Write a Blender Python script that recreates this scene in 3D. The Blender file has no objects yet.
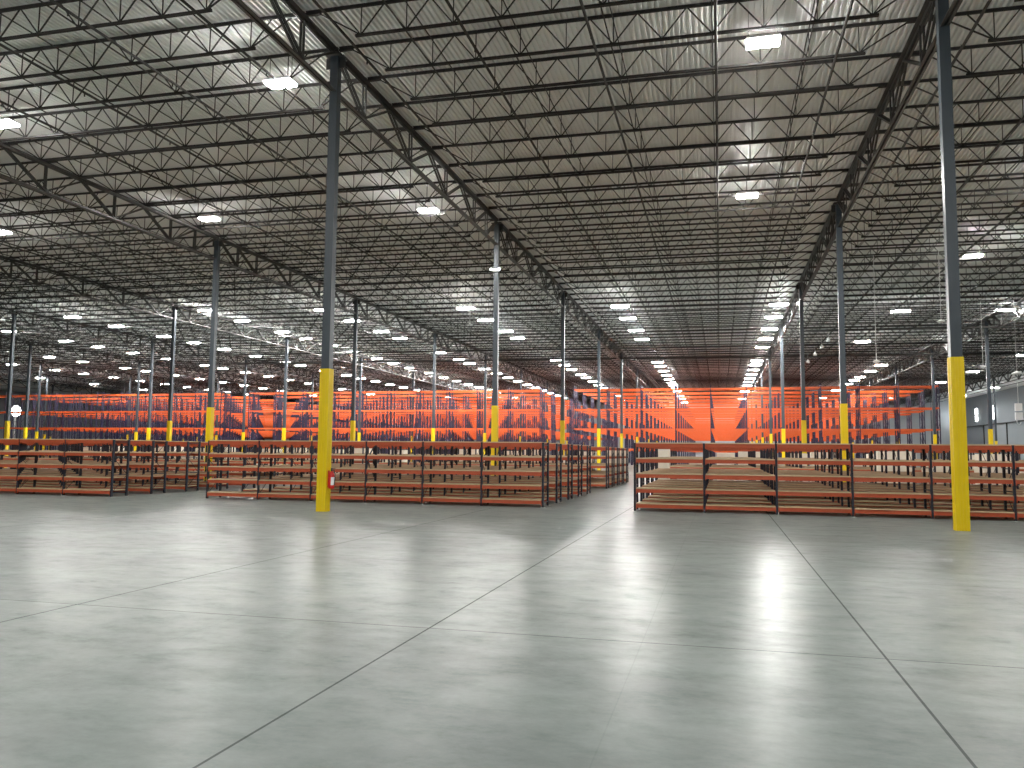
import bpy, math, random
from mathutils import Vector, Matrix
random.seed(7)
C = bpy.context.scene.collection

# ---------------------------------------------------------------- measures (metres)
X0, Y0 = -10.59, 20.32          # first column of the left main line
S, T = 15.85, 17.38             # bay across (X) and along (Y)
SLOPE = 0.006                   # roof falls gently to the right
EYE = 1.645
JP = T / 9                      # joist spacing
def drop(x): return -SLOPE * (x - X0)

# ---------------------------------------------------------------- camera
F, YAW, PITCH, ROLL = 804.4, -0.2531, 0.0856, 0.0096
fw = Vector((math.sin(YAW)*math.cos(PITCH), math.cos(YAW)*math.cos(PITCH), math.sin(PITCH)))
r0 = Vector((math.cos(YAW), -math.sin(YAW), 0)); u0 = r0.cross(fw)
rt = r0*math.cos(ROLL) + u0*math.sin(ROLL); up = -r0*math.sin(ROLL) + u0*math.cos(ROLL)
cam = bpy.data.cameras.new('camera'); co = bpy.data.objects.new('camera', cam); C.objects.link(co)
co.matrix_world = Matrix(((rt.x, up.x, -fw.x, 0), (rt.y, up.y, -fw.y, 0), (rt.z, up.z, -fw.z, EYE), (0, 0, 0, 1)))
cam.sensor_fit = 'HORIZONTAL'; cam.sensor_width = 36; cam.lens = F/1024*36
cam.clip_start = .1; cam.clip_end = 600
bpy.context.scene.camera = co
def in_view(pts, m=120):
    for q in pts:
        d = Vector(q) - Vector((0, 0, EYE)); z = d.dot(fw)
        if z > .5 and -m < 512+F*d.dot(rt)/z < 1024+m and -m*.6 < 384-F*d.dot(up)/z < 768+m: return True
    return False

# ---------------------------------------------------------------- materials
def mat(name, col, rough=.5, metal=0.0, var=0.0, scale=4.0, bump=0.0, rvar=0.0):
    m = bpy.data.materials.new(name); m.use_nodes = True; nt = m.node_tree; b = nt.nodes['Principled BSDF']
    b.inputs['Base Color'].default_value = (*col, 1); b.inputs['Roughness'].default_value = rough; b.inputs['Metallic'].default_value = metal
    tc = nt.nodes.new('ShaderNodeTexCoord'); n = nt.nodes.new('ShaderNodeTexNoise'); n.inputs['Scale'].default_value = scale; n.inputs['Detail'].default_value = 3
    nt.links.new(tc.outputs['Object'], n.inputs['Vector'])
    mx = nt.nodes.new('ShaderNodeMix'); mx.data_type = 'RGBA'
    mx.inputs[6].default_value = (*[c*(1-var) for c in col], 1); mx.inputs[7].default_value = (*[min(1, c*(1+var)) for c in col], 1)
    nt.links.new(n.outputs['Fac'], mx.inputs[0]); nt.links.new(mx.outputs[2], b.inputs['Base Color'])
    if bump:
        bp = nt.nodes.new('ShaderNodeBump'); bp.inputs['Strength'].default_value = bump; bp.inputs['Distance'].default_value = .01
        nt.links.new(n.outputs['Fac'], bp.inputs['Height']); nt.links.new(bp.outputs['Normal'], b.inputs['Normal'])
    return m
def emit(name, col, strength):
    m = bpy.data.materials.new(name); m.use_nodes = True; nt = m.node_tree
    b = nt.nodes['Principled BSDF']; b.inputs['Base Color'].default_value = (.8, .8, .8, 1)
    b.inputs['Emission Color'].default_value = (*col, 1); b.inputs['Emission Strength'].default_value = strength
    return m
M = {
 'deck': mat('galvanised_roof_deck', (.87, .88, .87), .5, 0, .06, .6),
 'steel': mat('charcoal_painted_steel', (.024, .022, .021), .5, .1, .15, 2),
 'girder': mat('grey_painted_steel', (.042, .040, .038), .42, .2, .15, 2),
 'column': mat('slate_painted_column', (.042, .054, .066), .4, .1, .12, 1.5),
 'yellow': mat('yellow_plastic_guard', (.74, .53, .004), .38, 0, .05, 3),
 'beam_low': mat('rust_orange_beam', (.40, .072, .026), .45, .1, .2, 5),
 'post_low': mat('midnight_blue_post', (.015, .018, .03), .45, .2, .2, 5),
 'board': mat('tan_shelf_board', (.50, .36, .22), .75, 0, .2, 6, .2),
 'beam_high': mat('bright_orange_beam', (.62, .10, .016), .45, 0, .08, 2),
 'post_high': mat('blue_violet_post', (.014, .013, .045), .45, .1, .15, 2),
 'foot': mat('galvanised_foot', (.5, .5, .48), .5, .5, .1, 20),
 'wrap': mat('cream_stretch_wrap', (.82, .76, .64), .35, 0, .12, 5, .5),
 'timber': mat('pale_pallet_wood', (.5, .36, .2), .8, 0, .2, 8, .3),
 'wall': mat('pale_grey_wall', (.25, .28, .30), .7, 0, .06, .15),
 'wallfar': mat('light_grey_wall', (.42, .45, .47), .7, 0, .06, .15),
 'door': mat('grey_dock_door', (.24, .27, .29), .5, .1, .08, .5),
 'pipe': mat('dark_sprinkler_pipe', (.028, .026, .024), .65, 0, .1, 2),
 'housing': mat('white_lamp_housing', (.75, .75, .74), .5, 0, .04, 5),
 'white': mat('white_plastic', (.8, .8, .8), .4, 0, .03, 5),
 'red': mat('red_enamel', (.55, .015, .012), .3, 0, .08, 5),
 'black': mat('black_rubber', (.02, .02, .02), .5, 0, .05, 5),
 'lens': emit('led_lens', (1.0, .985, .955), 450),
 'lens_near': emit('led_lens_near_bay', (1.0, .98, .94), 560),
 'lens_up': emit('added_uplight', (1.0, .985, .955), 25), 'lens_near_up': emit('added_uplight_near', (1.0, .98, .94), 5),  # upward glow added to brighten the roof deck
 'lens_wall': emit('led_wall_panel', (.92, .97, 1.0), 18),
}

def floor_material():
    m = bpy.data.materials.new('polished_concrete'); m.use_nodes = True; nt = m.node_tree; N = nt.nodes; L = nt.links; b = N['Principled BSDF']
    tc = N.new('ShaderNodeTexCoord')
    def noise(sx, sy, scale, detail=4, rough=.55):
        mp = N.new('ShaderNodeMapping'); mp.inputs['Scale'].default_value = (sx, sy, 1); L.new(tc.outputs['Object'], mp.inputs['Vector'])
        n = N.new('ShaderNodeTexNoise'); n.inputs['Scale'].default_value = scale; n.inputs['Detail'].default_value = detail; n.inputs['Roughness'].default_value = rough
        L.new(mp.outputs['Vector'], n.inputs['Vector']); return n.outputs['Fac']
    def mth(op, a, c=None, clamp=False):
        n = N.new('ShaderNodeMath'); n.operation = op; n.use_clamp = clamp
        for i, v in enumerate((a, c)):
            if v is None: continue
            if isinstance(v, (int, float)): n.inputs[i].default_value = v
            else: L.new(v, n.inputs[i])
        return n.outputs[0]
    def ramp(v, lo, hi):
        n = N.new('ShaderNodeMapRange'); n.inputs['From Min'].default_value = lo; n.inputs['From Max'].default_value = hi; n.inputs['To Min'].default_value = 0; n.inputs['To Max'].default_value = 1
        L.new(v, n.inputs['Value']); return n.outputs['Result']
    sep = N.new('ShaderNodeSeparateXYZ'); L.new(tc.outputs['Object'], sep.inputs[0])
    # saw-cut joints every quarter bay
    def joint(axis, off, step, w):
        t = mth('ADD', sep.outputs[axis], -off + 400*step)
        t = mth('MODULO', t, step); t = mth('ABSOLUTE', mth('SUBTRACT', t, step/2)); t = mth('SUBTRACT', step/2, t)
        return mth('LESS_THAN', t, w)
    wob = mth('MULTIPLY', mth('SUBTRACT', noise(1, 1, .8), .5), .0)
    jx = mth('MULTIPLY', joint(0, X0+S/2, S/4, .010), mth('SUBTRACT', 1.0, joint(0, X0, S, .05)))
    jy = mth('ADD', mth('MULTIPLY', joint(1, Y0, T/4, .008), .5), mth('MULTIPLY', joint(1, Y0+T/4, T/2, .008), .5))
    jm = mth('MULTIPLY', joint(0, X0+S/8, S/4, .005), .12)
    j = mth('MAXIMUM', mth('MAXIMUM', jx, jy), jm)
    big = ramp(noise(1, 1, .13, 5), .3, .7); mid = ramp(noise(.8, 1.2, .6, 8, .68), .28, .72); fine = noise(1, 1, 9, 6, .75)
    streak = ramp(noise(.35, 1.8, .9, 7, .66), .1, .9)
    v = mth('ADD', mth('MULTIPLY', big, .26), mth('ADD', mth('MULTIPLY', mid, .50), mth('MULTIPLY', fine, .30)))
    v = mth('ADD', v, .44)
    v = mth('MULTIPLY', v, mth('SUBTRACT', 1.0, mth('MULTIPLY', j, .55)))
    cm = N.new('ShaderNodeMix'); cm.data_type = 'RGBA'; cm.blend_type = 'MULTIPLY'; cm.inputs[0].default_value = 1
    cm.inputs[6].default_value = (.146, .168, .159, 1); cb = N.new('ShaderNodeCombineColor')
    for i in range(3): L.new(v, cb.inputs[i])
    L.new(cb.outputs[0], cm.inputs[7]); L.new(cm.outputs[2], b.inputs['Base Color'])
    r = mth('ADD', mth('MULTIPLY', streak, .025), mth('ADD', mth('MULTIPLY', big, .01), .278)); r = mth('ADD', r, mth('MULTIPLY', mid, .01)); r = mth('ADD', r, mth('MULTIPLY', j, .3))
    L.new(r, b.inputs['Roughness'])
    bp = N.new('ShaderNodeBump'); bp.inputs['Strength'].default_value = .12; bp.inputs['Distance'].default_value = .01
    hgt = mth('MULTIPLY', noise(.8, 1, 3.5, 7, .75), 1.0)
    L.new(hgt, bp.inputs['Height']); L.new(bp.outputs['Normal'], b.inputs['Normal'])
    pol = ramp(noise(.8, 1.4, 2.2, 8, .75), .36, .64)
    L.new(mth('ADD', mth('MULTIPLY', pol, .056), .008), b.inputs['Specular IOR Level'])
    return m
M['floor'] = floor_material()

# ---------------------------------------------------------------- mesh helper
class MB:
    def __init__(s): s.v = []; s.f = []; s.m = []; s.mats = []; s.cur = 0; s.sm = []
    def use(s, m):
        if m not in s.mats: s.mats.append(m)
        s.cur = s.mats.index(m); return s
    def face(s, idx, smooth=False): s.f.append(idx); s.m.append(s.cur); s.sm.append(smooth)
    def box(s, x0, x1, y0, y1, z0, z1, skip=''):
        b = len(s.v); s.v += [(x0,y0,z0),(x1,y0,z0),(x1,y1,z0),(x0,y1,z0),(x0,y0,z1),(x1,y0,z1),(x1,y1,z1),(x0,y1,z1)]
        for k, q in (('b',(0,3,2,1)),('t',(4,5,6,7)),('f',(0,1,5,4)),('r',(1,2,6,5)),('k',(2,3,7,6)),('l',(3,0,4,7))):
            if k not in skip: s.face(tuple(b+i for i in q))
        return s
    def bar(s, a, c, w, h=None, n=4, caps=False, ref=None, rot=None):
        a = Vector(a); c = Vector(c); d = (c-a).normalized(); h = h or w
        u = d.cross(Vector(ref) if ref else (Vector((0,0,1)) if abs(d.z) < .95 else Vector((0,1,0)))).normalized(); v = d.cross(u)
        b = len(s.v); ph = math.pi/n if rot is None else rot; k = 1/math.cos(math.pi/n)/2 if n == 4 else .5
        for p in (a, c):
            for i in range(n):
                t = ph + 2*math.pi*i/n; s.v.append(tuple(p + u*(math.cos(t)*w*k) + v*(math.sin(t)*h*k)))
        for i in range(n): s.face((b+i, b+(i+1)%n, b+n+(i+1)%n, b+n+i), n > 5)
        if caps: s.face(tuple(b+n-1-i for i in range(n))); s.face(tuple(b+n+i for i in range(n)))
        return s
    def lathe(s, prof, cx=0, cy=0, n=20, smooth=True):
        b = len(s.v)
        for r, z in prof:
            for i in range(n): t = 2*math.pi*i/n; s.v.append((cx+r*math.cos(t), cy+r*math.sin(t), z))
        for k in range(len(prof)-1):
            for i in range(n): s.face((b+k*n+i, b+k*n+(i+1)%n, b+(k+1)*n+(i+1)%n, b+(k+1)*n+i), smooth)
        s.face(tuple(b+n-1-i for i in range(n))); e = b+(len(prof)-1)*n; s.face(tuple(e+i for i in range(n)))
        return s
    def prism(s, pts, z0, z1):
        n = len(pts); b = len(s.v)
        for z in (z0, z1): s.v += [(x, y, z) for x, y in pts]
        for i in range(n): s.face((b+i, b+(i+1)%n, b+n+(i+1)%n, b+n+i))
        s.face(tuple(b+n-1-i for i in range(n))); s.face(tuple(b+n+i for i in range(n))); return s
    def mesh(s, name):
        me = bpy.data.meshes.new(name); me.from_pydata(s.v, [], s.f)
        for m in s.mats: me.materials.append(M[m])
        me.polygons.foreach_set('material_index', s.m); me.polygons.foreach_set('use_smooth', s.sm); me.update(); return me
def obj(name, me, parent=None, loc=None, rot=None):
    if isinstance(me, MB): me = me.mesh(name)
    o = bpy.data.objects.new(name, me); C.objects.link(o)
    if parent: o.parent = parent
    if loc: o.location = loc
    if rot: o.rotation_euler = rot
    return o
def tag(o, label, cat, group=None, kind=None):
    o['label'] = label; o['category'] = cat
    if group: o['group'] = group
    if kind: o['kind'] = kind
    return o
def thing(name, label, cat, loc=(0,0,0), rot=None, group=None):
    o = bpy.data.objects.new(name, None); C.objects.link(o); o.location = loc; o.empty_display_size = .2
    if rot: o.rotation_euler = rot
    return tag(o, label, cat, group)
def struct(name, me): o = obj(name, me); o['kind'] = 'structure'; return o

ONES = 'first second third fourth fifth sixth seventh eighth ninth tenth eleventh twelfth thirteenth fourteenth fifteenth sixteenth seventeenth eighteenth nineteenth'.split()
TENS = {2:'twenty',3:'thirty',4:'forty',5:'fifty',6:'sixty',7:'seventy',8:'eighty',9:'ninety'}
TENTH = {2:'twentieth',3:'thirtieth',4:'fortieth',5:'fiftieth',6:'sixtieth',7:'seventieth',8:'eightieth',9:'ninetieth'}
def nth(n):      # 1-based
    if n < 20: return ONES[n-1]
    return TENTH[n//10] if n % 10 == 0 else TENS[n//10] + '-' + ONES[n%10-1]
CARD = ['no','one','two','three','four','five','six','seven','eight','nine','ten']
def line_name(i):
    return {0: 'left near column line', 1: 'right near column line'}.get(i) or ('%s column line left of the near columns' % nth(-i) if i < 0 else '%s column line right of the near columns' % nth(i-1))
def bay_name(i):   # bay between line i and i+1
    return 'the bay between the near columns' if i == 0 else ('%s bay left of the near columns' % nth(-i) if i < 0 else '%s bay right of the near columns' % nth(i))

# ---------------------------------------------------------------- the shell
XL, XR, YB, YF = -150.0, 46.0, -26.0, 178.0
b = MB().use('floor'); b.v += [(XL,YB,0),(XR,YB,0),(XR,YF,0),(XL,YF,0)]; b.face((0,1,2,3)); struct('floor', b)
# ribbed roof deck, ribs running away along Y
ZD = 13.275
b = MB().use('deck'); prof = []; pitch = .153
x = XL
while x < XR:
    prof += [(x, 0), (x+.058, 0), (x+.066, .10), (x+.145, .10)]; x += pitch
for px, pz in prof: b.v += [(px, YB, ZD+pz+drop(px)), (px, YF, ZD+pz+drop(px))]
for k in range(len(prof)-1): b.face((2*k, 2*k+1, 2*k+3, 2*k+2))
t = len(b.v); b.v += [(XL,YB,ZD+.3+drop(XL)),(XR,YB,ZD+.3+drop(XR)),(XR,YF,ZD+.3+drop(XR)),(XL,YF,ZD+.3+drop(XL))]; b.face((t,t+1,t+2,t+3))
struct('ceiling', b)
def wall(name, x0, x1, y0, y1, m): struct(name, MB().use(m).box(x0, x1, y0, y1, 0, 14.2))
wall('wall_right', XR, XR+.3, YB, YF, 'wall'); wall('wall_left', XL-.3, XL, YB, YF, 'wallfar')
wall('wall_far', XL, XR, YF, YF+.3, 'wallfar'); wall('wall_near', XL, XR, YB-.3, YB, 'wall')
# dock doors and the rail on the right wall
for n, y in enumerate(range(126, 174, 6)):
    d = MB().use('door').box(XR-.10, XR+.02, y, y+3.4, 0, 3.6)
    for k in range(1, 6): d.box(XR-.13, XR-.09, y, y+3.4, k*.6-.02, k*.6+.02)
    o = obj('door_%d' % (n+1), d); o['kind'] = 'structure'
    fr = MB().use('girder').box(XR-.16, XR, y-.15, y, 0, 3.75).box(XR-.16, XR, y+3.4, y+3.55, 0, 3.75).box(XR-.16, XR, y, y+3.4, 3.6, 3.75)
    obj('door_frame', fr, o)
struct('trim_1', MB().use('steel').box(XR-.25, XR-.05, 120, YF-.5, 7.35, 7.5))
for k, y in enumerate((125, 137, 149, 161, 173)): struct('trim_%d' % (k+2), MB().use('steel').box(XR-.22, XR-.06, y, y+.14, 0, 7.35))

# ---------------------------------------------------------------- columns
HC = 12.98
def guard_mesh():
    w = .140; q = []
    def side(ax, sg):      # fluted face, three shallow ridges
        pts = []
        for t, d in ((-1,0),(-.55,0),(-.5,.01),(-.38,.01),(-.33,0),(-.08,0),(-.05,.01),(.05,.01),(.08,0),(.33,0),(.38,.01),(.5,.01),(.55,0)):
            pts.append((t*w, d))
        return pts
    for r in range(4):
        a = r*math.pi/2
        for t, d in side(0, 1):
            x, y = t, -(w+d)
            q.append((x*math.cos(a)-y*math.sin(a), x*math.sin(a)+y*math.cos(a)))
    b = MB().use('yellow').prism(q, 0, 3.93)
    return b.mesh('column_guard')
shaft = MB().use('column').box(-.12, .12, -.12, .12, 0, HC, 'bt').mesh('shaft')
capm = MB().use('girder').box(-.24, .24, -.24, .24, HC-.03, HC+.01).mesh('cap_plate')
gussm = MB().use('girder').box(-.3, .3, -.012, .012, HC-.35, HC-.03).mesh('gusset')
guardm = guard_mesh()
cols = {}
for i in range(-7, 4):
    for j in range(0, 9):
        x, y = X0+i*S, Y0+j*T
        if x > XR-1 or x < XL+1 or not in_view([(x, y, z) for z in (.5, 3, 8, 13)], 160): continue
        z = drop(x)
        pos = 'nearest the open floor' if j == 0 else '%s back' % nth(j+1)
        r = thing('steel_column', 'column with yellow guard, %s, %s' % (line_name(i), pos), 'column', (x, y, z), None, 'roof columns')
        r.location.z = 0
        o = obj('shaft', shaft, r); o.location.z = z; obj('cap_plate', capm, r).location.z = z
        if j < 4: obj('gusset', gussm, r).location.z = z
        g = obj('column_guard', guardm, r); g['label'] = 'yellow plastic guard around the foot'
        cols[i, j] = r

# ---------------------------------------------------------------- joist girders along Y
GT0, GT1, GB0, GB1 = 12.99, 13.13, 11.88, 11.98
def girder_meshes(flip, L=T, wb=.075):
    tc = MB().use('girder'); bc = MB().use('girder'); wb_ = MB().use('girder')
    for sx in (-1, 1):
        for bb, z0, z1, w in ((tc, GT0, GT1, .15), (bc, GB0, GB1, .10)):
            xa, xb = sorted((sx*.018, sx*w))
            bb.box(xa, xb, .17, L-.17, (z1-.018) if bb is tc else z0, z1 if bb is tc else z0+.018)
            bb.box(*sorted((sx*.018, sx*.036)), .17, L-.17, z0, z1)
    n = [1, 2, 4, 6, 8]; 
    if flip: n = [9-k for k in n][::-1]
    ys = lambda k: min(max(k*JP, .2), L-.2)
    zt, zb = GT0+.03, GB1-.02
    for k in n:
        for sx in (-.045, .045): wb_.bar((sx, ys(k), zb), (sx, ys(k), zt), .05, .05)
    for k in range(9):
        a, c = (k, k+1)
        za = zb if a in n else zt; zc = zb if c in n else zt
        if za == zc: za = zt if not flip else zb; zc = zb if not flip else zt
        for sx in (-.05, .05): wb_.bar((sx, ys(a), za), (sx, ys(c), zc), .06, .06)
    return tc.mesh('top_chord'), bc.mesh('bottom_chord'), wb_.mesh('web')
G = {f: girder_meshes(f) for f in (False, True)}
for i in range(-7, 4):
    for j in range(-1, 9):
        x, y = X0+i*S, Y0+j*T
        if x > XR-1 or x < XL+1: continue
        if not in_view([(x, y+t*T, z) for t in (0, .25, .5, .75, 1) for z in (12, 13)], 60): continue
        r = thing('roof_girder', 'grey truss girder on the %s, %s span back' % (line_name(i), nth(j+2)), 'girder', (x, y, drop(x)), None, 'truss girders on the column lines')
        for nm, me in zip(('top_chord', 'bottom_chord', 'web'), G[j % 2 == 0]): obj(nm, me, r)

# ---------------------------------------------------------------- open-web joists along X
JT0, JT1, JB0, JB1 = 13.16, 13.255, 12.395, 12.465
P = 1.262; MIDX = S/2
NODES = [MIDX+P*k for k in range(-5, 6)]; TOPS = [MIDX+P*(k+.5) for k in range(-6, 6)]
def joist_parts(n=4, w=.030):
    tc = MB().use('steel'); bc = MB().use('steel'); wb_ = MB().use('steel')
    for sy in (-1, 1):
        tc.box(.02, S-.02, *sorted((sy*.012, sy*.05)), JT1-.012, JT1); tc.box(.02, S-.02, *sorted((sy*.012, sy*.022)), JT0+.02, JT1)
        bc.box(NODES[0]-.15, NODES[-1]+.15, *sorted((sy*.012, sy*.045)), JB0, JB0+.012); bc.box(NODES[0]-.15, NODES[-1]+.15, *sorted((sy*.012, sy*.022)), JB0, JB1)
    tc.box(.02, .45, -.05, .05, GT1+.005, JT0+.02); tc.box(S-.45, S-.02, -.05, .05, GT1+.005, JT0+.02)
    web(wb_, n, w); return tc, bc, wb_
def web(m, n, w, ox=0, oy=0, oz=0):
    f = lambda x: drop(ox+x) - drop(ox) if oz is not None else 0
    zt, zb = JT0+.05, JB0+.04
    seg = []
    for k, x in enumerate(NODES):
        seg.append(((x, zb), (x, zt), .8)); seg.append(((x, zb), (TOPS[k], zt), 1)); seg.append(((x, zb), (TOPS[k+1], zt), 1))
    seg.append(((.4, JT0), (NODES[0], zb), 1.1)); seg.append(((S-.4, JT0), (NODES[-1], zb), 1.1))
    for (xa, za), (xb, zb_), q in seg: m.bar((ox+xa, oy, oz+za-SLOPE*xa*m_sl), (ox+xb, oy, oz+zb_-SLOPE*xb*m_sl), w*q, w*q, n)
m_sl = 0
jp = [q.mesh(nm) for q, nm in zip(joist_parts(), ('top_chord', 'bottom_chord', 'web'))]
cand = []
for i in range(-7, 4):
    for k in range(-4, 82):
        x, y = X0+i*S, Y0+k*JP
        if x+S > XR+S-1 or x < XL or y > YF-1: continue
        if x + S > XR: continue
        if not in_view([(x+t*S, y, z) for t in (0, .25, .5, .75, 1) for z in (12.4, 13.3)], 30): continue
        d = min((x+t*S)**2 + y*y for t in (0, .25, .5, .75, 1)); cand.append((d, i, k))
cand.sort()
near, far = cand[:300], cand[300:]
for d, i, k in near:
    x, y = X0+i*S, Y0+k*JP
    r = thing('roof_joist', 'dark roof joist in %s, %s back' % (bay_name(i), nth(k+5)), 'joist', (x, y, drop(x)), (0, SLOPE, 0), 'open-web roof joists')
    for nm, me in zip(('top_chord', 'bottom_chord', 'web'), jp): obj(nm, me, r)
m_sl = 1
b = MB().use('steel')
for d, i, k in far:
    x, y = X0+i*S, Y0+k*JP; z = drop(x)
    b.bar((x, y, z+.5*(JT0+JT1)), (x+S, y, z+.5*(JT0+JT1)-SLOPE*S), .09, .09)
    b.bar((x+1.5, y, z+JB0+.03-SLOPE*1.5), (x+S-1.5, y, z+JB0+.03-SLOPE*(S-1.5)), .07, .07)
    web(b, 3, .03, x, y, z)
tag(obj('distant_roof_joists', b), 'mass of dark open-web roof joists receding above the tall orange racks', 'joists', None, 'stuff')

# ---------------------------------------------------------------- sprinkler pipes and bridging along Y
n = 0
for k in range(-24, 14):
    x = .03+3.07*k
    z = 12.28+drop(x)
    pm = MB().use('pipe').bar((0, 0, 0), (0, 156, 0), .075, .075, 8)
    for q in range(0, 40):
        yy = 1.5+q*3.9
        pm.bar((0, yy, -.12), (0, yy, 0), .03, .03, 4, True)
    if q and k % 1 == 0: pass
    y0p = 14
    side = 'directly overhead of the open floor' if k == 0 else '%s line %s of the overhead centre one' % (nth(abs(k)), 'left' if k < 0 else 'right')
    r = thing('sprinkler_pipe', 'long dark sprinkler pipe under the joists, %s' % side, 'pipe', (x, y0p, z), None, 'sprinkler pipes under the roof')
    obj('pipe_run', pm, r)
    hm = MB().use('pipe')
    for q in range(0, 20):
        yy = (Y0 - y0p) % JP + q*4*JP
        hm.bar((0, yy, 0), (0, yy, .12), .014, .014, 4)
    obj('hanger', hm, r)
for i in range(-6, 3):
    for q, rel in enumerate((-5.05, -2.6, 0, 2.6, 5.05)):
        x = X0+i*S+MIDX+rel; z = drop(x)
        r = thing('joist_bridging', 'thin bridging tying the joists, %s, %s strip' % (bay_name(i), nth(q+1)), 'bridging', (x, 13, z), None, 'bridging strips between the joists')
        obj('rod', MB().use('steel').bar((0, 0, JB1+.02), (0, 150, JB1+.02), .03, .03), r)
        obj('rod', MB().use('steel').bar((.06, 0, JT0-.01), (.06, 150, JT0-.01), .026, .026), r)
# cross mains
for q, (yy, xa, xb) in enumerate(((70.3, 7.0, 44.0), (79.4, -60.0, 44.0), (88.0, -60.0, 44.0))):
    tag(obj('sprinkler_main', MB().use('pipe').bar((xa, yy, 12.12+drop(xa)), (xb, yy, 12.12+drop(xb)), .2, .2, 10, True)),
        'thick dark sprinkler main crossing under the roof, %s from the open floor' % nth(q+1), 'pipe', 'sprinkler mains')

# ---------------------------------------------------------------- high-bay lights
ZL = 12.40
def light_meshes(w, d, lens, lh, wl=.84):
    h = MB().use('housing')
    b0 = len(h.v)
    for z, s_ in ((.0, 1.0), (.05, 1.0), (.11, .78)):
        h.v += [(sx*w/2*s_, sy*d/2*s_, z) for sx, sy in ((-1,-1),(1,-1),(1,1),(-1,1))]
    for k in range(2):
        for q in range(4): h.face((b0+4*k+q, b0+4*k+(q+1)%4, b0+4*k+4+(q+1)%4, b0+4*k+4+q))
    h.face((b0+8, b0+9, b0+10, b0+11))
    for sx in (-.3, .3): h.box(sx*w-.02, sx*w+.02, -.05, .05, .11, .14)
    l = MB().use(lens).box(-w/2+.02, w/2-.02, -d/2+.02, d/2-.02, -lh, .012, 't')
    upl = MB().use(lens+'_up').box(-w*.36, w*.36, -.07, .07, .112, .118)  # invented glowing strip on the housing top, lifts the ceiling brightness
    wires = [MB().use('pipe').bar((s_*w*.42, 0, .10), (s_*w*.42, 0, wl), .012, .012) for s_ in (-1, 1)]
    return h.mesh('housing'), l.mesh('lens'), upl.mesh('added_uplight_strip'), [q.mesh('hanging_wire') for q in wires]
LH = light_meshes(1.25, .5, 'lens', .05, .44)
LF, LN = light_meshes(1.25, .5, 'lens', .05), light_meshes(.85, .5, 'lens_near', .05)
def lamp(x, y, label, m, group, z=None):
    r = thing('high_bay_light', label, 'ceiling light', (x, y, (z or ZL)+drop(x)), None, group)
    obj('housing', m[0], r); o = obj('lens', m[1], r); o['label'] = 'glowing white LED lens'
    obj('added_uplight_strip', m[2], r)
    for w in m[3]: obj('hanging_wire', w, r)
K = 1.049
def seq(known, upto):
    ys = list(known)
    while ys[-1] + 5.8 < upto: ys.append(ys[-1]+5.8)
    return ys
ROWS = [
 ('just left of the right near column line', 3.97, seq([56.4,61.6,67.4,73.2,78.5,90.1,94.0,99.6,105.2,110.6,116.2], 164)),
 ('just right of the left near column line', -6.62, seq([55.3,60.4,66.5,71.8,90.2,94.2,100.0,105.6,111.0,116.4,120.7], 164)),
 ('one row left of the left near columns', -17.5, seq([54.2,59.5,65.3,69.5,86.7,92.0,96.8,103.6,107.8], 160)),
 ('two rows left of the left near columns', -28.2, seq([53.2,58.1,63.8,68.0,78.7,85.2,89.1,95.1], 150)),
 ('three rows left of the left near columns', -37.2, seq([52.0,56.7,62.8,67.0,72.2,77.1,83.1,87.7,92.8,99.8], 150)),
 ('four rows left of the left near columns', -49.9, seq([52.7,57.5,63.6,68.0,73.1,78.9,85.4,88.8,95.0,101.4,106.2,111.1,116.6,122.1], 150)),
 ('five rows left of the left near columns', -62.3, seq([58.6,65.1,69.4,74.5,80.2,87.4,91.1,96.2], 140)),
 ('six rows left of the left near columns', -75.6, seq([76.7,81.8,89.1,93.2], 140)),
 ('seven rows left of the left near columns', -88.0, seq([83.4,90.4,95.6], 140)),
 ('eight rows left of the left near columns', -101.0, [92, 101, 112, 124, 136]),
 ('in the bay right of the right near column', 12.3, [60.4, 76.0]),
 ('second row right of the right near column', 19.0, [61.1, 77.3]),
 ('over the tall racks right of the near columns', 17.4, seq([96.0,102.5,110.0,114.5], 160)),
 ('beside the right wall', 28.8, [88.0, 104.3, 118.7, 134.0, 150.0]),
 ('nearest the right wall', 38.0, [96.0, 112.0, 128.0, 144.0]),
]
for nm, x, ys in ROWS:
    hi = x in (-37.2, 19.0)          # these rows hang closer under the deck, beside a girder
    kk = 1.088 if hi else K
    mm = LH if hi else LF
    for q, y in enumerate(ys):
        lamp(x*kk, y*kk, 'glowing high-bay light, row %s, %s back' % (nm, nth(q+1)), mm, 'high-bay lights over the racks', 12.8 if hi else None)
NEAR = [(1.15,20.0,'largest and highest of the glowing high-bay lights'),(-11.8,19.4,'glowing high-bay light beside the top of the near left column'),
 (-22,20.0,'glowing high-bay light at the left edge of the open floor'),(1.15,32.2,'glowing high-bay light midway between the near column lines'),
 (-11.9,31.5,'glowing high-bay light between the first two columns of the left near line'),(-22,30.7,'glowing high-bay light before the first column left of the near left line'),
 (12.45,44.3,'glowing high-bay light just right of the near right column'),(-33.5,30.7,'lower glowing high-bay light at the far left over the open floor')]
for x, y, lb in NEAR: lamp(x*K, y*K, lb, LN, 'high-bay lights over the open floor')
for x, y in [(12.5,20.5),(12.5,32.4),(24,32),(24,44),(1.15,8),(-11.8,8),(12.5,8),(-22,8),(-33.5,20),(1.15,-4),(-11.8,-4),(12.5,-4),(-33.5,8),(1.15,-16),(-11.8,-16),(24,20),(-22,-6),(-45,24)]:
    lamp(x*K, y*K, 'white high-bay light hanging over the open floor beyond the edge of the view', LN, 'high-bay lights outside the view')

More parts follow.
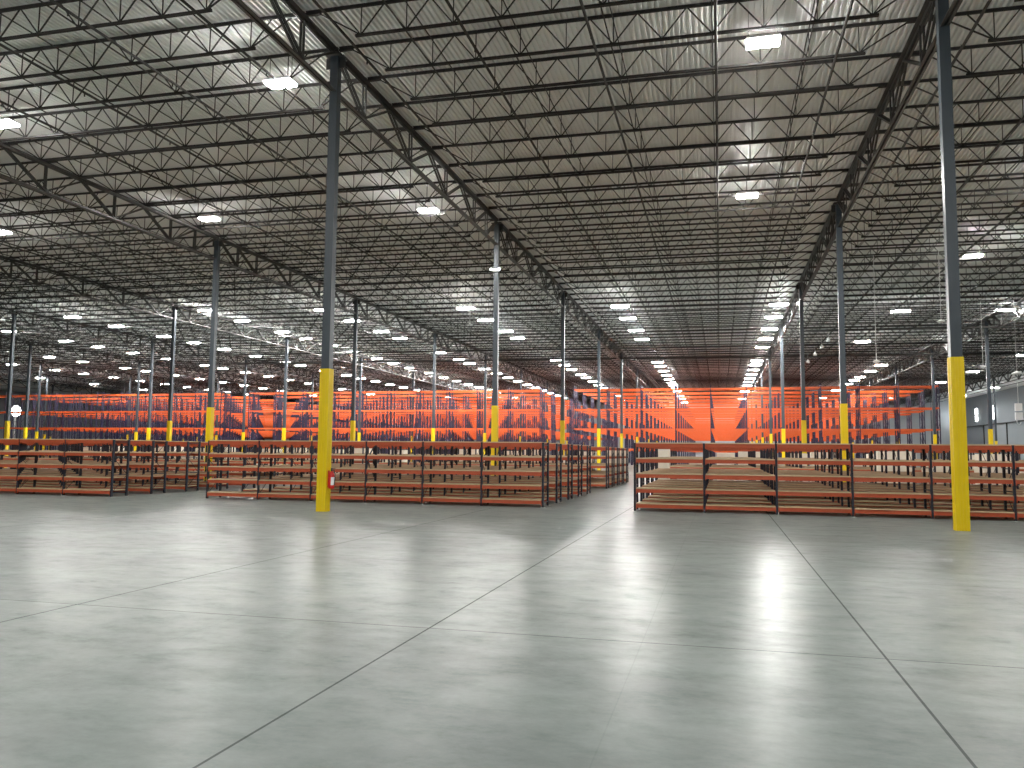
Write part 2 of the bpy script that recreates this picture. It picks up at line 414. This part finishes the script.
# wall light panels
wp = MB().use('lens_wall').box(-.2, -.06, -.45, .45, -1.15, 1.15).mesh('lens'); wh = MB().use('housing').box(-.08, .0, -.55, .55, -1.25, 1.25).mesh('housing')
for q, y in enumerate((155.0, 165.0, 176.0)):
    r = thing('wall_light', 'tall glowing light panel on the right wall, %s from the near end' % nth(q+1), 'wall light', (XR-.0, y, 9.45), None, 'light panels on the right wall')
    obj('housing', wh, r); obj('lens', wp, r)
r = thing('flood_light', 'round glowing flood light at the far left of the hall behind the racks', 'flood light', (-118.8, 114, 8.1))
obj('housing', MB().use('housing').bar((-.6, 0, 0), (.1, 0, 0), 2.0, 2.0, 24, True).bar((0, 0, -8.1), (0, 0, -.9), .2, .2, 8), r); obj('lens', MB().use('lens_wall').bar((.1, 0, 0), (.2, 0, 0), 1.85, 1.85, 24, True), r)

# ---------------------------------------------------------------- low racks
LV = [.205, .64, 1.07, 1.51, 1.96]
def low_frame(depth):
    b = MB().use('post_low')
    for y in (0, depth-.07): b.box(-.029, .029, y, y+.07, .008, 1.975)
    zs = [.15, .75, 1.35, 1.9]
    for z in zs: b.bar((0, .04, z), (0, depth-.04, z), .025, .025)
    for q in range(3):
        a = (.04, depth-.04) if q % 2 == 0 else (depth-.04, .04)
        b.bar((0, a[0], zs[q]), (0, a[1], zs[q+1]), .014, .014)
    return b
def foot_pl(depth):
    b = MB().use('foot')
    for y in (.04, depth-.04): b.box(-.075, .075, y-.07, y+.07, 0, .008)
    return b
LD = .8
fm, ftm = low_frame(LD).mesh('upright_frame'), foot_pl(LD).mesh('foot_plate')
bm_cache = {}
def low_beam(bay):
    if bay not in bm_cache:
        b = MB().use('beam_low'); b.box(.04, bay-.04, -.02, .03, -.105, -.03).box(.04, bay-.04, .0, .03, -.03, 0)
        b.box(.035, .05, -.028, .032, -.15, .01).box(bay-.05, bay-.035, -.028, .032, -.15, .01)
        s = MB().use('board').box(.045, bay-.045, -.024, LD+.024, 0, .032)
        bm_cache[bay] = (b.mesh('beam'), s.mesh('shelf_board'))
    return bm_cache[bay]
whole = {}
def low_rack(x, y, nb, bay, label, detail, group):
    nm = 'pallet_rack'
    r = thing('low_shelving_rack', label, 'rack', (x, y, 0), None, group)
    bme, sme = low_beam(bay)
    if detail:
        for q in range(nb+1): f = obj('upright_frame', fm, r, (q*bay, 0, 0)); obj('foot_plate', ftm, f)
        for q in range(nb):
            for z in LV:
                obj('beam', bme, r, (q*bay, .0, z)); obj('beam', bme, r, (q*bay+bay, LD, z), (0, 0, math.pi)); obj('shelf_board', sme, r, (q*bay, 0, z))
        return
    if (nb, bay) not in whole:
        w_ = nb*bay
        whole[nb, bay] = (MB().use('beam_low').box(.04, w_-.04, -.025, .025, -.105, 0).mesh('beam_run'), MB().use('board').box(.04, w_-.04, -.026, LD+.026, 0, .032).mesh('shelf_board'))
    for q in range(nb+1): obj('upright_frame', fm, r, (q*bay, 0, 0))
    for z in LV:
        for yy in (0, LD): obj('beam_run', whole[nb, bay][0], r, (0, yy, z))
        obj('shelf_board', whole[nb, bay][1], r, (0, 0, z))
BL = [('left block', -32.43, 6, 2.0, 23.7, 2.02), ('middle block', -16.95, 6, 1.95, 24.15, 2.13), ('right block', -2.42, 7, 1.97, 23.75, 2.0)]
for nm, x, nb, bay, ys, st in BL:
    for g, yo in enumerate((0, 14.2)):
        for k in range(5):
            y = ys+yo+k*st
            wh_ = ['facing the open floor', 'behind the front one', 'third back', 'fourth back', 'fifth back'][k] if g == 0 else '%s back' % nth(5*g+k+1)
            low_rack(x, y, nb, bay, 'low orange shelving rack with dark posts in the %s, %s' % (nm, wh_), g == 0 and k < 4, 'low shelving racks of the %s' % nm)
for g, yo in enumerate((14.2,)):
    for k in range(5):
        low_rack(-49.5, 23.7+yo+k*2.02, 7, 1.98, 'low orange shelving rack far left behind the left block, %s back' % nth(5*g+k+1), False, 'low shelving racks far left')
        low_rack(14.6, 23.7+yo+k*2.02, 6, 1.98, 'low orange shelving rack far right behind the right block, %s back' % nth(5*g+k+1), False, 'low shelving racks far right')

# ---------------------------------------------------------------- tall racks
TLV = [2.3, 4.66, 6.98, 9.36]; TBAY = 3.99; TD = 1.1
def tall_frame():
    b = MB().use('post_high')
    for y in (0, TD-.1): b.box(-.05, .05, y, y+.1, .01, 9.75)
    zs = [.3+1.32*q for q in range(8)]
    for q, z in enumerate(zs):
        b.bar((0, .05, z), (0, TD-.05, z), .04, .04)
        if q < 7: a = (.05, TD-.05) if q % 2 == 0 else (TD-.05, .05); b.bar((0, a[0], z), (0, a[1], zs[q+1]), .04, .04)
    for y in (.05, TD-.05): b.box(-.1, .1, y-.1, y+.1, 0, .01)
    return b
tfm = tall_frame().mesh('upright_frame')
tbm = MB().use('beam_high').box(.05, TBAY-.05, -.03, .03, -.15, 0).box(.045, .06, -.038, .038, -.2, .02).box(TBAY-.06, TBAY-.045, -.038, .038, -.2, .02).mesh('beam')
tw = {}
def tall_rack(x, y, nb, label, detail, group):
    r = thing('tall_pallet_rack', label, 'rack', (x, y, 0), None, group)
    if detail:
        for q in range(nb+1): obj('upright_frame', tfm, r, (q*TBAY, 0, 0))
        for q in range(nb):
            for z in TLV: obj('beam', tbm, r, (q*TBAY, 0, z)); obj('beam', tbm, r, (q*TBAY, TD, z))
        return
    if nb not in tw: tw[nb] = MB().use('beam_high').box(.04, nb*TBAY-.04, -.03, .03, -.15, 0).mesh('beam_run')
    for q in range(nb+1): obj('upright_frame', tfm, r, (q*TBAY, 0, 0))
    for z in TLV:
        for yy in (0, TD): obj('beam_run', tw[nb], r, (0, yy, z))
for nm, x, nb in (('middle', -16.95, 10), ('left', -61.0, 10), ('far left', -105.2, 10)):
    for k in range(12):
        for s_, yy in ((0, 0), (1, 1.3)):
            o_ = 'front' if (k == 0 and s_ == 0) else nth(2*k+s_+1)
            tall_rack(x, 95.3+6.7*k+yy, nb, 'tall bright orange pallet rack in the %s block, %s rack back' % (nm, nth(2*k+s_+1)), k < 1, 'tall pallet racks of the %s block' % nm)

# ---------------------------------------------------------------- wrapped bundles behind the low racks
def bundle(h, w, d):
    b = MB().use('wrap'); z = .14; random.seed(int(h*100+w*10))
    n = 4
    for k in range(n):
        a = (h-z)/n; e = random.uniform(-.03, .03)
        b.box(-w/2+e*.5, w/2+e, -d/2+e, d/2-e, z+k*a, z+(k+1)*a-.02)
        b.box(-w/2+.03, w/2-.03, -d/2+.03, d/2-.03, z+(k+1)*a-.02, z+(k+1)*a, 'bt')
    p = MB().use('timber')
    for q in range(5): p.box(-w/2+q*(w-.1)/4, -w/2+q*(w-.1)/4+.1, -d/2, d/2, .11, .135)
    for q in (-1, 0, 1): p.box(-w/2, w/2, q*(d/2-.06)-.05, q*(d/2-.06)+.05, .0, .11)
    return b.mesh('wrapped_load'), p.mesh('pallet')
BM = [bundle(h, w, 1.1) for h, w in ((1.86, 1.25), (1.5, 1.2), (1.78, 1.0))]
q = 0
for yb, gname in ((35.2, 'first'), (49.6, 'second')):
    x = -46.0
    while x < 24:
        x += random.choice((1.5, 1.8, 2.6, 3.2) if yb < 40 else (1.35, 1.5, 1.9))
        if any(abs(x-(X0+i*S)) < 1.0 for i in range(-4, 4)) and yb < 40: continue
        if -5.2 < x < -2.3 or -20.4 < x < -17: continue
        if yb < 40 and x < 3: continue
        r = thing('wrapped_bundle', 'pale stretch-wrapped bundle on a pallet in the %s aisle behind the low racks' % gname, 'pallet load', (x, yb, 0), (0, 0, random.uniform(-.06, .06)), 'wrapped bundles in the %s aisle' % gname)
        m = BM[(q*7) % 3]; q += 1
        obj('wrapped_load', m[0], r); obj('pallet', m[1], r)

bx = bundle(1.9, .45, 1.0)
r = thing('wrapped_bundle', 'narrow cream wrapped bundle standing behind the first five racks of the right block', 'pallet load', (-2.3, 34.9, 0))
obj('wrapped_load', bx[0], r); obj('pallet', bx[1], r)

# ---------------------------------------------------------------- fire extinguisher on the near left column
ex, ey = X0+.150+.008, Y0-.02
r = thing('fire_extinguisher', 'red fire extinguisher with white label hung on the near left yellow column', 'fire extinguisher', (ex+.085, ey, .62))
obj('cylinder', MB().use('red').lathe([(.05,0),(.078,.01),(.082,.04),(.082,.36),(.07,.42),(.035,.46),(.028,.48)], n=24), r)
obj('valve', MB().use('black').lathe([(.024,.48),(.024,.53),(.03,.535),(.03,.55)], n=12).box(-.02, .11, -.012, .012, .55, .565).box(-.02, .10, -.01, .01, .515, .527), r)
lb = MB().use('white'); n = 10
b0 = len(lb.v)
for k in range(n+1):
    t = -math.pi*.42 + k*math.pi*.85/n
    for z in (.1, .32): lb.v.append((.0835*math.cos(t), .0835*math.sin(t), z))
for k in range(n): lb.face((b0+2*k, b0+2*k+2, b0+2*k+3, b0+2*k+1), True)
obj('label_sticker', lb, r)
hz = MB().use('black'); pts = [Vector((.02, -.02, .53)), Vector((.10, -.05, .50)), Vector((.125, -.04, .40)), Vector((.11, -.02, .22)), Vector((.10, -.02, .10))]
for a, c in zip(pts, pts[1:]): hz.bar(a, c, .022, .022, 8, True)
obj('hose', hz, r)
obj('wall_bracket', MB().use('red').box(-.087, -.075, -.05, .05, .05, .5), r)

# ---------------------------------------------------------------- emergency light and roof-hung devices
r = thing('emergency_light', 'twin-headed white emergency light high on the second left-line column', 'emergency light', (X0, Y0+T-.15, 10.6))
obj('body', MB().use('white').box(-.15, .15, -.09, -.0, -.07, .07), r)
for s_ in (-1, 1):
    h = obj('lamp_head', MB().use('lens_wall').lathe([(.03, 0), (.05, .03), (.055, .08)], n=14), r, (s_*.2, -.08, .06), (math.radians(120), 0, 0))
def antenna(x, y, zt, zb, label, grp='roof-hung antennas'):
    r = thing('hanging_antenna', label, 'antenna', (x, y, zb), None, grp)
    obj('rod', MB().use('white').bar((0, 0, .1), (0, 0, zt-zb), .035, .035, 8), r)
    obj('dish', MB().use('white').lathe([(.05, -.06), (.14, -.03), (.2, .03), (.12, .07), (.03, .12)], n=18), r)
antenna(8.0, 45.4, 12.3, 6.6, 'white dish on a long rod hanging left of the near right column')
antenna(11.1, 45.2, 12.3, 8.6, 'white device on a thick rod hanging just left of the near right column')
antenna(-17.1, 54.0, 12.3, 10.7, 'small white antenna on a short rod near the second left-line column')
antenna(17.2, 60.0, 12.2, 7.7, 'white device on a thin rod hanging right of the near right column')
r = thing('hanging_control_box', 'white boxes with a hook on a long rod at the right edge of the hall', 'control box', (19.2, 60.0, 4.0))
obj('rod', MB().use('white').bar((0, 0, 1.2), (0, 0, 8.2), .03, .03, 8), r)
obj('shade', MB().use('white').lathe([(.35, 3.2), (.3, 3.28), (.06, 3.4)], n=16), r)
obj('box', MB().use('white').box(-.2, .2, -.1, .1, .75, 1.25), r); obj('box', MB().use('white').box(-.2, .2, -.1, .1, .15, .65), r)
hk = MB().use('white'); pr = None
for k in range(9):
    t = math.pi*k/8; p_ = Vector((-.12*math.cos(t)+.12-.12, 0, .02-.16*math.sin(t)))
    if pr: hk.bar(pr, p_, .04, .04, 6, True)
    pr = p_
hk.bar((-.12, 0, .02), (-.12, 0, .16), .04, .04, 6); obj('hook', hk, r)
for q, y in enumerate((70.6, 75.0, 80.3, 86.6)):
    x = 8.8
    r = thing('hanging_bell', 'small white bell-shaped sensor in the receding row, %s from the front' % nth(q+1), 'sensor', (x, y, 11.2), None, 'row of small roof-hung sensors')
    obj('rod', MB().use('white').bar((0, 0, .2), (0, 0, 1.0), .03, .03, 6), r)
    obj('bell', MB().use('white').lathe([(.17, -.1), (.15, .05), (.06, .2), (.03, .28)], n=14), r)

# ---------------------------------------------------------------- world and view
w = bpy.data.worlds.new('world'); bpy.context.scene.world = w; w.use_nodes = True
w.node_tree.nodes['Background'].inputs[0].default_value = (.02, .02, .02, 1); w.node_tree.nodes['Background'].inputs[1].default_value = 1
sc = bpy.context.scene
sc.view_settings.view_transform = 'Standard'; sc.view_settings.look = 'None'; sc.view_settings.exposure = .06; sc.view_settings.gamma = 1
sc.view_settings.use_curve_mapping = False
sc.cycles.max_bounces = 8; sc.cycles.diffuse_bounces = 5; sc.cycles.glossy_bounces = 4
sc.cycles.use_denoising = True
sc.cycles.sample_clamp_indirect = 6
